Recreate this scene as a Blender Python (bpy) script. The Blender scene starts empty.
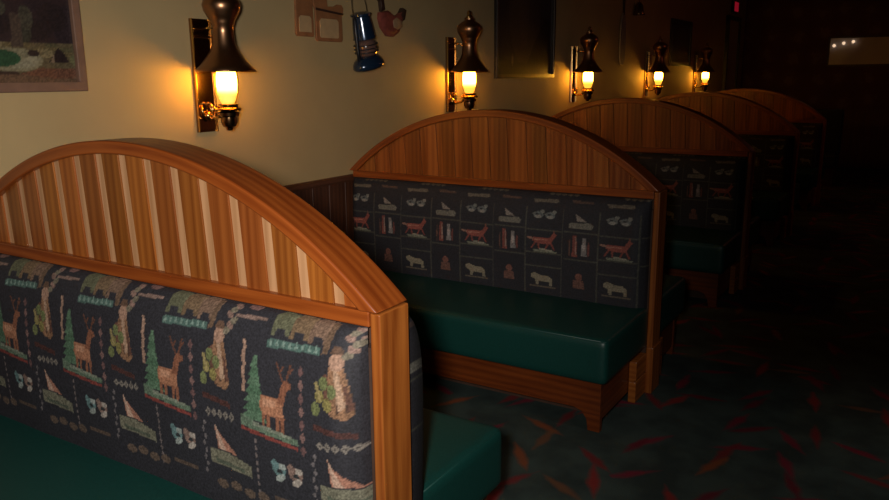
import bpy, bmesh, math, random
import numpy as np
from mathutils import Vector, Matrix

random.seed(4)
sc = bpy.context.scene
COL = sc.collection
PI = math.pi

# ------------------------------------------------------------------ dimensions (metres)
W = 1.815          # booth length out from the wall
T = 0.117          # thickness of a booth's spine
S = 2.15           # booth spacing along the wall
Y1 = 1.332         # front face of the nearest booth
ZR = 0.985         # rail height
SAG = 0.36         # rise of the arch
ROOM_X, ROOM_Y0, ROOM_Y1, CEIL = 6.5, -2.6, 14.2, 2.75

# ------------------------------------------------------------------ materials
def new_mat(name):
    m = bpy.data.materials.new(name); m.use_nodes = True
    nt = m.node_tree
    return m, nt, nt.nodes['Principled BSDF']

def N(nt, t, **kw):
    n = nt.nodes.new(t)
    for k, v in kw.items():
        if k in n.inputs: n.inputs[k].default_value = v
        else: setattr(n, k, v)
    return n

def L(nt, a, b): nt.links.new(a, b)

def ramp(nt, stops):
    r = nt.nodes.new('ShaderNodeValToRGB')
    el = r.color_ramp.elements
    while len(el) < len(stops): el.new(0.5)
    for e, (p, c) in zip(el, stops):
        e.position = p; e.color = (*c, 1)
    return r

def bump(nt, b, height, strength, dist=0.01):
    bp = N(nt, 'ShaderNodeBump'); bp.inputs['Strength'].default_value = strength
    bp.inputs['Distance'].default_value = dist
    L(nt, height, bp.inputs['Height']); L(nt, bp.outputs['Normal'], b.inputs['Normal'])

def wood(name, dark, light, rough=0.38, tone=False, coat=0.12, wave=0.32):
    """oak-like wood; UV x runs along the grain, in metres"""
    m, nt, b = new_mat(name)
    uv = N(nt, 'ShaderNodeUVMap')
    mp = N(nt, 'ShaderNodeMapping'); mp.inputs['Scale'].default_value = (1.6, 14, 1)
    L(nt, uv.outputs[0], mp.inputs[0])
    n1 = N(nt, 'ShaderNodeTexNoise'); n1.inputs['Scale'].default_value = 1.3
    n1.inputs['Detail'].default_value = 3
    L(nt, mp.outputs[0], n1.inputs['Vector'])
    wv = N(nt, 'ShaderNodeTexWave', wave_type='BANDS', bands_direction='Y')
    wv.inputs['Scale'].default_value = 0.75; wv.inputs['Distortion'].default_value = 9
    wv.inputs['Detail'].default_value = 2; wv.inputs['Detail Scale'].default_value = 0.7
    L(nt, mp.outputs[0], wv.inputs['Vector'])
    mp2 = N(nt, 'ShaderNodeMapping'); mp2.inputs['Scale'].default_value = (9, 260, 1)
    L(nt, uv.outputs[0], mp2.inputs[0])
    n2 = N(nt, 'ShaderNodeTexNoise'); n2.inputs['Scale'].default_value = 1.0
    n2.inputs['Detail'].default_value = 2
    L(nt, mp2.outputs[0], n2.inputs['Vector'])
    a = N(nt, 'ShaderNodeMath', operation='MULTIPLY_ADD')
    L(nt, wv.outputs['Fac'], a.inputs[0]); a.inputs[1].default_value = wave
    L(nt, n1.outputs['Fac'], a.inputs[2])
    a2 = N(nt, 'ShaderNodeMath', operation='MULTIPLY_ADD')
    L(nt, n2.outputs['Fac'], a2.inputs[0]); a2.inputs[1].default_value = 0.42
    L(nt, a.outputs[0], a2.inputs[2])
    r = ramp(nt, [(0.45, dark), (1.15, light)]); r.color_ramp.elements[1].position = 1.0
    sub = N(nt, 'ShaderNodeMath', operation='MULTIPLY'); sub.inputs[1].default_value = 0.78
    L(nt, a2.outputs[0], sub.inputs[0]); L(nt, sub.outputs[0], r.inputs[0])
    out = r.outputs[0]
    if tone:
        at = N(nt, 'ShaderNodeAttribute', attribute_name='tone')
        mx = N(nt, 'ShaderNodeMix', data_type='RGBA', blend_type='MULTIPLY')
        mx.inputs['Factor'].default_value = 1
        L(nt, out, mx.inputs['A']); L(nt, at.outputs['Color'], mx.inputs['B'])
        out = mx.outputs['Result']
    L(nt, out, b.inputs['Base Color'])
    b.inputs['Roughness'].default_value = rough
    b.inputs['Coat Weight'].default_value = coat; b.inputs['Coat Roughness'].default_value = 0.25
    bump(nt, b, n2.outputs['Fac'], 0.12, 0.002)
    return m

def plain(name, col, rough=0.5, metal=0.0, coat=0.0, noise=0.0, nscale=20, emit=None, estr=0.0, bmp=0.0, spec=0.5):
    m, nt, b = new_mat(name)
    b.inputs['Base Color'].default_value = (*col, 1)
    b.inputs['Roughness'].default_value = rough; b.inputs['Metallic'].default_value = metal
    b.inputs['Coat Weight'].default_value = coat; b.inputs['Coat Roughness'].default_value = 0.12
    b.inputs['Specular IOR Level'].default_value = spec
    if noise or bmp:
        tc = N(nt, 'ShaderNodeTexCoord')
        n = N(nt, 'ShaderNodeTexNoise'); n.inputs['Scale'].default_value = nscale; n.inputs['Detail'].default_value = 4
        L(nt, tc.outputs['Object'], n.inputs['Vector'])
        if noise:
            r = ramp(nt, [(0.3, tuple(c * (1 - noise) for c in col)), (0.7, tuple(min(1, c * (1 + noise)) for c in col))])
            L(nt, n.outputs['Fac'], r.inputs[0]); L(nt, r.outputs[0], b.inputs['Base Color'])
        if bmp: bump(nt, b, n.outputs['Fac'], bmp, 0.004)
    if emit:
        b.inputs['Emission Color'].default_value = (*emit, 1); b.inputs['Emission Strength'].default_value = estr
    return m

def vcol(name, rough=0.8, weave=0.0, coat=0.0, spec=0.3):
    m, nt, b = new_mat(name)
    at = N(nt, 'ShaderNodeAttribute', attribute_name='pattern')
    b.inputs['Roughness'].default_value = rough; b.inputs['Coat Weight'].default_value = coat
    b.inputs['Coat Roughness'].default_value = 0.08
    b.inputs['Specular IOR Level'].default_value = spec
    out = at.outputs['Color']
    if weave:
        tc = N(nt, 'ShaderNodeTexCoord')
        n = N(nt, 'ShaderNodeTexNoise'); n.inputs['Scale'].default_value = 170; n.inputs['Detail'].default_value = 1
        L(nt, tc.outputs['Object'], n.inputs['Vector'])
        r = ramp(nt, [(0.3, (1 - weave,) * 3), (0.7, (1, 1, 1))])
        L(nt, n.outputs['Fac'], r.inputs[0])
        mx = N(nt, 'ShaderNodeMix', data_type='RGBA', blend_type='MULTIPLY'); mx.inputs['Factor'].default_value = 1
        L(nt, out, mx.inputs['A']); L(nt, r.outputs[0], mx.inputs['B']); out = mx.outputs['Result']
        bump(nt, b, n.outputs['Fac'], 0.2, 0.002)
    L(nt, out, b.inputs['Base Color'])
    return m

def carpet_mat():
    m, nt, b = new_mat('carpet_pattern')
    tc = N(nt, 'ShaderNodeTexCoord')
    base = N(nt, 'ShaderNodeTexNoise'); base.inputs['Scale'].default_value = 5; base.inputs['Detail'].default_value = 3
    L(nt, tc.outputs['Object'], base.inputs['Vector'])
    r0 = ramp(nt, [(0.38, (0.028, 0.040, 0.038)), (0.62, (0.046, 0.066, 0.060))])
    L(nt, base.outputs['Fac'], r0.inputs[0])
    cur = r0.outputs[0]
    warp = N(nt, 'ShaderNodeTexNoise'); warp.inputs['Scale'].default_value = 16; warp.inputs['Detail'].default_value = 2
    L(nt, tc.outputs['Object'], warp.inputs['Vector'])
    for scale, lx, ly, seed, cols in (
            (3.3, 0.50, 0.115, 3.1, [(0.0, (0.17, 0.014, 0.03)), (0.6, (0.23, 0.022, 0.02)), (0.85, (0.20, 0.055, 0.02))]),
            (3.0, 0.44, 0.10, 17.7, [(0.0, (0.12, 0.012, 0.022)), (0.5, (0.16, 0.018, 0.02)), (0.85, (0.14, 0.06, 0.03))])):
        mp = N(nt, 'ShaderNodeMapping'); mp.inputs['Scale'].default_value = (scale, scale, 1); mp.inputs['Location'].default_value = (seed, seed * .7, 0)
        L(nt, tc.outputs['Object'], mp.inputs[0])
        v = N(nt, 'ShaderNodeTexVoronoi', voronoi_dimensions='2D', feature='F1'); v.inputs['Scale'].default_value = 1.0
        v.inputs['Randomness'].default_value = 0.85
        L(nt, mp.outputs[0], v.inputs['Vector'])
        d = N(nt, 'ShaderNodeVectorMath', operation='SUBTRACT')
        L(nt, mp.outputs[0], d.inputs[0]); L(nt, v.outputs['Position'], d.inputs[1])
        sep = N(nt, 'ShaderNodeSeparateColor'); L(nt, v.outputs['Color'], sep.inputs[0])
        ang = N(nt, 'ShaderNodeMath', operation='MULTIPLY'); ang.inputs[1].default_value = PI
        L(nt, sep.outputs[0], ang.inputs[0])
        rot = N(nt, 'ShaderNodeVectorRotate', rotation_type='Z_AXIS')
        L(nt, d.outputs[0], rot.inputs['Vector']); L(nt, ang.outputs[0], rot.inputs['Angle'])
        sx = N(nt, 'ShaderNodeSeparateXYZ'); L(nt, rot.outputs[0], sx.inputs[0])
        ax = N(nt, 'ShaderNodeMath', operation='ABSOLUTE'); L(nt, sx.outputs[0], ax.inputs[0])
        ay = N(nt, 'ShaderNodeMath', operation='ABSOLUTE'); L(nt, sx.outputs[1], ay.inputs[0])
        mx_ = N(nt, 'ShaderNodeMath', operation='DIVIDE'); mx_.inputs[1].default_value = lx; L(nt, ax.outputs[0], mx_.inputs[0])
        sq = N(nt, 'ShaderNodeMath', operation='POWER'); sq.inputs[1].default_value = 1.5; L(nt, mx_.outputs[0], sq.inputs[0])
        my_ = N(nt, 'ShaderNodeMath', operation='DIVIDE'); my_.inputs[1].default_value = ly; L(nt, ay.outputs[0], my_.inputs[0])
        ad = N(nt, 'ShaderNodeMath', operation='ADD'); L(nt, sq.outputs[0], ad.inputs[0]); L(nt, my_.outputs[0], ad.inputs[1])
        wn = N(nt, 'ShaderNodeMath', operation='MULTIPLY_ADD'); L(nt, warp.outputs['Fac'], wn.inputs[0]); wn.inputs[1].default_value = 0.9
        L(nt, ad.outputs[0], wn.inputs[2])
        lt = ramp(nt, [(0.0, (1, 1, 1)), (0.55, (0.85, 0.85, 0.85)), (1.0, (0, 0, 0))])
        s_ = N(nt, 'ShaderNodeMath', operation='MULTIPLY'); s_.inputs[1].default_value = 0.72; L(nt, wn.outputs[0], s_.inputs[0])
        L(nt, s_.outputs[0], lt.inputs[0])
        rc = ramp(nt, cols); rc.color_ramp.interpolation = 'CONSTANT'; L(nt, sep.outputs[1], rc.inputs[0])
        mix = N(nt, 'ShaderNodeMix', data_type='RGBA')
        L(nt, lt.outputs[0], mix.inputs['Factor']); L(nt, cur, mix.inputs['A']); L(nt, rc.outputs[0], mix.inputs['B'])
        cur = mix.outputs['Result']
    L(nt, cur, b.inputs['Base Color'])
    b.inputs['Roughness'].default_value = 0.95; b.inputs['Specular IOR Level'].default_value = 0.15
    fine = N(nt, 'ShaderNodeTexNoise'); fine.inputs['Scale'].default_value = 220
    L(nt, tc.outputs['Object'], fine.inputs['Vector'])
    bump(nt, b, fine.outputs['Fac'], 0.4, 0.004)
    return m

def wallpaper_mat():
    m, nt, b = new_mat('dark_motif_wallpaper')
    tc = N(nt, 'ShaderNodeTexCoord')
    mp = N(nt, 'ShaderNodeMapping'); mp.inputs['Scale'].default_value = (2.7, 1, 2.9)
    mp.inputs['Rotation'].default_value = (0, 0, 0)
    L(nt, tc.outputs['Object'], mp.inputs[0])
    sw = N(nt, 'ShaderNodeSeparateXYZ'); L(nt, mp.outputs[0], sw.inputs[0])
    cb = N(nt, 'ShaderNodeCombineXYZ'); L(nt, sw.outputs[0], cb.inputs[0]); L(nt, sw.outputs[2], cb.inputs[1])
    v = N(nt, 'ShaderNodeTexVoronoi', voronoi_dimensions='2D'); v.inputs['Scale'].default_value = 1; v.inputs['Randomness'].default_value = 0.35
    L(nt, cb.outputs[0], v.inputs['Vector'])
    n = N(nt, 'ShaderNodeTexNoise'); n.inputs['Scale'].default_value = 12; n.inputs['Detail'].default_value = 3
    L(nt, tc.outputs['Object'], n.inputs['Vector'])
    a = N(nt, 'ShaderNodeMath', operation='MULTIPLY_ADD'); L(nt, n.outputs['Fac'], a.inputs[0]); a.inputs[1].default_value = 0.7
    L(nt, v.outputs['Distance'], a.inputs[2])
    r = ramp(nt, [(0.45, (0.15, 0.08, 0.065)), (0.62, (0.10, 0.042, 0.038)), (1.0, (0.085, 0.035, 0.035))])
    L(nt, a.outputs[0], r.inputs[0]); L(nt, r.outputs[0], b.inputs['Base Color'])
    b.inputs['Roughness'].default_value = 0.85
    return m

M = {}
M['paint'] = plain('tan_wall_paint', (0.46, 0.335, 0.165), 0.75, noise=0.05, nscale=3, bmp=0.05)
M['ceil'] = plain('ceiling_paint', (0.30, 0.24, 0.18), 0.9, noise=0.05)
M['dim'] = plain('brown_wall_paint', (0.16, 0.10, 0.08), 0.85, noise=0.1)
M['paper'] = wallpaper_mat()
M['carpet'] = carpet_mat()
M['oak'] = wood('honey_oak', (0.20, 0.048, 0.007), (0.42, 0.135, 0.024))
M['oak_red'] = wood('red_oak_trim', (0.16, 0.030, 0.004), (0.32, 0.078, 0.012))
M['board'] = wood('oak_boards', (0.19, 0.048, 0.007), (0.38, 0.122, 0.022), tone=True)
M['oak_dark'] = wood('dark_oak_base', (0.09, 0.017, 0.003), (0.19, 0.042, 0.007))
M['pale'] = wood('pale_ash_strip', (0.34, 0.17, 0.075), (0.54, 0.30, 0.155), rough=0.4)  # paints in the flash reflected by the board grooves, nearest booth only
M['dark_wood'] = wood('dark_wainscot', (0.055, 0.018, 0.009), (0.12, 0.042, 0.02), rough=0.5)
M['vinyl'] = plain('green_vinyl', (0.005, 0.045, 0.038), 0.42, bmp=0.08, nscale=120, noise=0.12, spec=0.45)
M['black_vinyl'] = plain('black_vinyl', (0.012, 0.011, 0.012), 0.5, bmp=0.1, nscale=60, noise=0.1)
M['cloth'] = vcol('lodge_tapestry', 0.72, weave=0.45, spec=0.35)
M['brass'] = plain('polished_brass', (0.60, 0.38, 0.13), 0.2, 1.0, bmp=0.03, nscale=40)
M['old_brass'] = plain('dark_antique_brass', (0.30, 0.165, 0.075), 0.2, 1.0, bmp=0.03, nscale=25)
M['copper'] = plain('antique_copper_hood', (0.36, 0.19, 0.10), 0.32, 1.0, bmp=0.03, nscale=25)
M['glow'] = plain('glowing_chimney_glass', (0.9, 0.7, 0.4), 0.3, emit=(1.0, 0.43, 0.035), estr=60)
_nt = M['glow'].node_tree; _tc = N(_nt, 'ShaderNodeTexCoord'); _sx = N(_nt, 'ShaderNodeSeparateXYZ'); L(_nt, _tc.outputs['Object'], _sx.inputs[0])
_mr = N(_nt, 'ShaderNodeMapRange', interpolation_type='SMOOTHSTEP')           # the bulb sits in the upper part of the chimney
for _i, _v in ((1, .165), (2, .225), (3, 1.6), (4, 64.0)): _mr.inputs[_i].default_value = _v
L(_nt, _sx.outputs[2], _mr.inputs[0]); L(_nt, _mr.outputs[0], _nt.nodes['Principled BSDF'].inputs['Emission Strength'])
M['painting'] = vcol('painted_canvas', 0.55, coat=0.25)
M['glossy_print'] = vcol('print_under_glass', 0.5, coat=1.0)
M['rose_frame'] = plain('rosy_brown_frame', (0.21, 0.115, 0.078), 0.5, noise=0.15, nscale=15)
M['black_frame'] = plain('black_frame', (0.02, 0.014, 0.012), 0.4, noise=0.1)
M['grey_frame'] = plain('dark_grey_frame', (0.06, 0.045, 0.045), 0.5, noise=0.1)
M['cut_wood'] = plain('orange_brown_cutout_wood', (0.30, 0.125, 0.05), 0.6, noise=0.2, nscale=18)
M['cut_pale'] = plain('pale_wood_inlay', (0.50, 0.33, 0.17), 0.65, noise=0.1)
M['blue_metal'] = plain('blue_enamel', (0.012, 0.032, 0.075), 0.22, 0.4, coat=0.8, noise=0.15)
M['lantern_dark'] = plain('dark_lantern_metal', (0.02, 0.022, 0.03), 0.35, 0.5, noise=0.1)
M['lantern_glass'] = plain('smoky_globe', (0.12, 0.07, 0.06), 0.05, coat=1.0)
M['wire'] = plain('wire', (0.10, 0.08, 0.05), 0.4, 0.8)
M['bird_red'] = plain('red_brown_bird', (0.24, 0.055, 0.04), 0.55, noise=0.25, nscale=30)
M['bird_dark'] = plain('dark_bird', (0.045, 0.022, 0.015), 0.5, noise=0.2)
M['bird_pale'] = plain('pale_wing', (0.36, 0.22, 0.12), 0.6, noise=0.2)
M['paddle'] = plain('weathered_grey_paddle', (0.24, 0.20, 0.19), 0.6, noise=0.2)
M['door'] = plain('pale_door_paint', (0.60, 0.46, 0.38), 0.6, noise=0.06)
M['red_sign'] = plain('red_sign_lens', (0.4, 0.01, 0.02), 0.4, emit=(1.0, 0.02, 0.06), estr=0.16)
M['sheet'] = plain('pale_grey_print', (0.55, 0.52, 0.56), 0.5, noise=0.08, nscale=4, coat=0.3)
M['bulb'] = plain('amber_bulb', (0.9, 0.7, 0.4), 0.3, emit=(1.0, 0.7, 0.45), estr=0.9)  # glow added in place of lights reflected in the pale board
M['shadow_wood'] = plain('unfinished_kickboard', (0.05, 0.022, 0.012), 0.8, noise=0.2)  # dark tone paints in the shade of the kick recess

# ------------------------------------------------------------------ mesh builder
class MB:
    def __init__(s): s.v = []; s.f = []; s.m = []; s.uv = []; s.t = []
    def face(s, pts, mi=0, grain=None, tone=1.0, off=None):
        """one polygon; grain = direction of the wood grain"""
        i = len(s.v); s.v += [tuple(p) for p in pts]; s.f.append(tuple(range(i, i + len(pts))))
        s.m.append(mi); s.t.append(tone)
        g = Vector(grain or (1, 0, 0)).normalized()
        nrm = (Vector(pts[1]) - Vector(pts[0])).cross(Vector(pts[2]) - Vector(pts[0]))
        if nrm.length < 1e-12: nrm = Vector((0, 0, 1))
        nrm.normalize(); c = nrm.cross(g)
        if c.length < 0.2: g = Vector((0, 1, 0)) if abs(g.y) < .9 else Vector((1, 0, 0)); c = nrm.cross(g)
        c.normalize(); ox, oy = off or (0, 0)
        s.uv.append([(Vector(p).dot(g) + ox, Vector(p).dot(c) + oy) for p in pts])
    def box(s, lo, hi, mi=0, grain=(1, 0, 0), tone=1.0, off=None):
        x0, y0, z0 = lo; x1, y1, z1 = hi
        off = off or (random.random() * 7, random.random() * 7)
        P = [(x0, y0, z0), (x1, y0, z0), (x1, y1, z0), (x0, y1, z0), (x0, y0, z1), (x1, y0, z1), (x1, y1, z1), (x0, y1, z1)]
        for q in ((0, 3, 2, 1), (4, 5, 6, 7), (0, 1, 5, 4), (1, 2, 6, 5), (2, 3, 7, 6), (3, 0, 4, 7)):
            s.face([P[k] for k in q], mi, grain, tone, off)
    def prism(s, loop2, a0, a1, axis='x', mi=0, grain=(1, 0, 0), tone=1.0):
        """extrude a 2D loop along an axis; loop coords are the other two axes in order"""
        def P(p, a):
            return {'x': (a, p[0], p[1]), 'y': (p[0], a, p[1]), 'z': (p[0], p[1], a)}[axis]
        n = len(loop2); off = (random.random() * 7, random.random() * 7)
        s.face([P(p, a0) for p in loop2], mi, grain, tone, off); s.face([P(p, a1) for p in reversed(loop2)], mi, grain, tone, off)
        for i in range(n):
            p, q = loop2[i], loop2[(i + 1) % n]
            s.face([P(p, a0), P(p, a1), P(q, a1), P(q, a0)], mi, grain, tone, off)
    def lathe(s, prof, center=(0, 0, 0), n=28, mi=0, axis='z'):
        cx, cy, cz = center
        rings = []
        for r, z in prof:
            r = max(r, 1e-4)
            rings.append([(cx + r * math.cos(2 * PI * k / n), cy + r * math.sin(2 * PI * k / n), cz + z) for k in range(n)])
        for a, b in zip(rings, rings[1:]):
            for k in range(n):
                s.face([a[k], a[(k + 1) % n], b[(k + 1) % n], b[k]], mi)
        s.face(list(reversed(rings[0])), mi); s.face(rings[-1], mi)
    def tube(s, pts, r, n=8, mi=0):
        pts = [Vector(p) for p in pts]; rings = []
        for i, p in enumerate(pts):
            d = (pts[min(i + 1, len(pts) - 1)] - pts[max(i - 1, 0)]).normalized()
            a = d.orthogonal().normalized() if i == 0 else (pa - d * pa.dot(d)).normalized()
            pa = a; bb = d.cross(a)
            rings.append([tuple(p + (a * math.cos(2 * PI * k / n) + bb * math.sin(2 * PI * k / n)) * r) for k in range(n)])
        for a, b in zip(rings, rings[1:]):
            for k in range(n): s.face([a[k], a[(k + 1) % n], b[(k + 1) % n], b[k]], mi)
        s.face(list(reversed(rings[0])), mi); s.face(rings[-1], mi)
    def build(s, name, mats, parent=None, smooth=False, bevel=0.0, seg=2, tone=False, weld=True):
        me = bpy.data.meshes.new(name)
        me.from_pydata(s.v, [], s.f)
        if not isinstance(mats, (list, tuple)): mats = [mats]
        for mt in mats: me.materials.append(mt)
        me.polygons.foreach_set('material_index', s.m)
        ul = me.uv_layers.new(name='UVMap')
        k = 0
        for u in s.uv:
            for c in u: ul.data[k].uv = c; k += 1
        if tone:
            ca = me.color_attributes.new('tone', 'FLOAT_COLOR', 'CORNER'); k = 0
            for f, t in zip(s.f, s.t):
                tt = t if isinstance(t, tuple) else (t, t, t)
                for _ in f: ca.data[k].color = (*tt, 1); k += 1
        bm = bmesh.new(); bm.from_mesh(me)
        if weld: bmesh.ops.remove_doubles(bm, verts=bm.verts, dist=1e-5)
        bmesh.ops.recalc_face_normals(bm, faces=bm.faces)
        if smooth:
            for f in bm.faces: f.smooth = True
        bm.to_mesh(me); bm.free()
        o = bpy.data.objects.new(name, me); COL.objects.link(o)
        if parent: o.parent = parent
        if smooth == 'auto':
            me.set_sharp_from_angle(angle=math.radians(38))
        if bevel:
            md = o.modifiers.new('Bevel', 'BEVEL'); md.width = bevel; md.segments = seg; md.limit_method = 'ANGLE'
            md.harden_normals = False
        return o

def grid_mesh(name, fn, nu, nv, mat, parent=None, colors=None, close_back=False):
    """smooth grid surface from a function of indices; colors (nu*nv, 3) optional"""
    P = np.array([fn(i, j) for i in range(nu) for j in range(nv)]) if callable(fn) else fn
    me = bpy.data.meshes.new(name)
    idx = np.arange(nu * nv).reshape(nu, nv)
    F = np.stack([idx[:-1, :-1], idx[1:, :-1], idx[1:, 1:], idx[:-1, 1:]], -1).reshape(-1, 4)
    me.from_pydata(P.tolist(), [], F.tolist())
    me.materials.append(mat)
    me.polygons.foreach_set('use_smooth', [True] * len(F))
    if colors is not None:
        ca = me.color_attributes.new('pattern', 'FLOAT_COLOR', 'POINT')
        c4 = np.concatenate([colors, np.ones((len(colors), 1))], 1).astype(np.float32)
        ca.data.foreach_set('color', c4.ravel())
    o = bpy.data.objects.new(name, me); COL.objects.link(o)
    if parent: o.parent = parent
    return o

def empty(name, loc, label, cat, group=None):
    o = bpy.data.objects.new(name, None); COL.objects.link(o)
    o.location = loc; o.empty_display_size = 0.1
    return tag(o, label, cat, group)

def tag(o, label, cat, group=None):
    o['label'] = label; o['category'] = cat
    if group: o['group'] = group
    return o

def structure(o):
    o['kind'] = 'structure'; return o

def copy_tree(root, loc, label):
    r = root.copy(); COL.objects.link(r); r.location = loc; r['label'] = label
    for ch in root.children:
        c = ch.copy(); COL.objects.link(c); c.parent = r
        for g in ch.children:
            d = g.copy(); COL.objects.link(d); d.parent = c
    return r

# ------------------------------------------------------------------ room shell
def shell(name, lo, hi, mat, **kw):
    b = MB(); b.box(lo, hi, **kw); return structure(b.build(name, mat))
shell('floor', (-0.1, ROOM_Y0 - .1, -0.1), (ROOM_X + .1, ROOM_Y1 + .1, 0), M['carpet'])
shell('ceiling', (-0.1, ROOM_Y0 - .1, CEIL), (ROOM_X + .1, ROOM_Y1 + .1, CEIL + .1), M['ceil'])
shell('wall_left', (-0.1, ROOM_Y0, 0), (0, ROOM_Y1, CEIL), M['paint'])
shell('wall_back', (-0.1, ROOM_Y1, 0), (ROOM_X + .1, ROOM_Y1 + .1, CEIL), M['paper'])
shell('wall_right', (ROOM_X, ROOM_Y0, 0), (ROOM_X + .1, ROOM_Y1, CEIL), M['dim'])
shell('wall_front', (-0.1, ROOM_Y0 - .1, 0), (ROOM_X + .1, ROOM_Y0, CEIL), M['dim'])
# wainscot along the booth wall: upright boards with a cap rail
b = MB(); y = ROOM_Y0 + .002
while y < 12.75:
    y2 = min(y + .14, 12.76); b.box((0.0005, y + .002, 0.1), (0.014, y2 - .002, 0.925), 0, (0, 0, 1)); y = y2
b.box((0.0005, ROOM_Y0 + .002, 0.1), (0.009, 12.76, 0.92), 0, (0, 0, 1))
structure(b.build('trim_1', M['dark_wood'], bevel=0.002, seg=1))
b = MB(); b.prism([(0.0005, .925), (0.022, .925), (0.027, .935), (0.027, .955), (0.02, .963), (0.0005, .963)], ROOM_Y0 + .002, 12.76, 'y', 0, (0, 1, 0))
structure(b.build('trim_2', M['dark_wood']))
b = MB(); b.box((0.0005, ROOM_Y0 + .002, 0), (0.016, 12.76, 0.1), 0, (0, 1, 0)); structure(b.build('baseboard_left', M['dark_wood']))
b = MB(); b.box((0.3, ROOM_Y1 - .018, 0), (ROOM_X - .002, ROOM_Y1 - .0005, 0.9), 0, (0, 0, 1)); b.box((0.3, ROOM_Y1 - .03, .9), (ROOM_X - .002, ROOM_Y1 - .0005, .94))
structure(b.build('baseboard_back', M['dark_wood']))
# pale door in the booth wall beyond the last booth
b = MB()
b.box((0.0005, 12.83, 0.0), (0.03, 13.56, 2.34))
for z0, z1 in ((.2, .95), (1.1, 2.2)):
    b.box((0.03, 12.95, z0), (0.036, 13.44, z1))
dr = structure(b.build('door_1', M['door'], bevel=.004))
b = MB()
b.box((0.0005, 12.765, 0), (0.055, 12.828, 2.40)); b.box((0.0005, 13.562, 0), (0.055, 13.62, 2.40)); b.box((0.0005, 12.765, 2.342), (0.055, 13.62, 2.40))
b.build('door_frame', M['black_frame'], dr)
b = MB(); b.lathe([(0.0, -.03), (.02, -.028), (.028, 0), (.02, .028), (0, .03)], (0.085, 12.9, 1.0), 14); b.tube([(0.03, 12.9, 1.0), (0.07, 12.9, 1.0)], .008)
b.build('door_knob', M['brass'], dr, smooth=True)
# small red sign box above the door
t = empty('lit_sign', (0, 13.2, 2.46), 'small red glowing sign box high on the wall above the pale door', 'sign')
b = MB(); b.box((0.001, -.15, 0), (0.05, .15, .18)); b.build('housing', M['black_frame'], t, bevel=.004)
b = MB(); b.box((0.0505, -.13, .02), (0.056, .13, .16)); b.build('lens', M['red_sign'], t)

# ------------------------------------------------------------------ tapestry patterns (albedo rasterised over the cover)
def inpoly(px, pz, poly):
    ins = np.zeros(px.shape, bool); n = len(poly)
    for i in range(n):
        x1, z1 = poly[i]; x2, z2 = poly[(i + 1) % n]
        if z1 == z2: continue
        c = ((z1 > pz) != (z2 > pz)) & (px < (x2 - x1) * (pz - z1) / (z2 - z1) + x1)
        ins ^= c
    return ins

class Canvas:
    def __init__(s, X, Z, base, seed):
        s.X, s.Z = X, Z; s.rng = np.random.default_rng(seed)
        s.c = np.ones(X.shape + (3,)) * np.array(base)
        s.c *= (0.85 + 0.3 * s.rng.random(X.shape))[..., None]
    def fill(s, mask, col, var=0.2):
        v = 1 - var + 2 * var * s.rng.random(s.X.shape)
        c = np.array(col) * .86; c = c * .86 + c.mean() * .14
        s.c[mask] = (c[None, :] * v[mask][:, None])
    def poly(s, pts, col, var=0.2): s.fill(inpoly(s.X, s.Z, pts), col, var)
    def ell(s, cx, cz, rx, rz, col, var=0.2, rot=0):
        dx, dz = s.X - cx, s.Z - cz; c_, s_ = math.cos(rot), math.sin(rot)
        s.fill(((dx * c_ + dz * s_) / rx) ** 2 + ((-dx * s_ + dz * c_) / rz) ** 2 < 1, col, var)
    def rect(s, x0, z0, x1, z1, col, var=0.2): s.poly([(x0, z0), (x1, z0), (x1, z1), (x0, z1)], col, var)
    def diamond(s, cx, cz, rx, rz, col): s.poly([(cx - rx, cz), (cx, cz - rz), (cx + rx, cz), (cx, cz + rz)], col)

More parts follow.
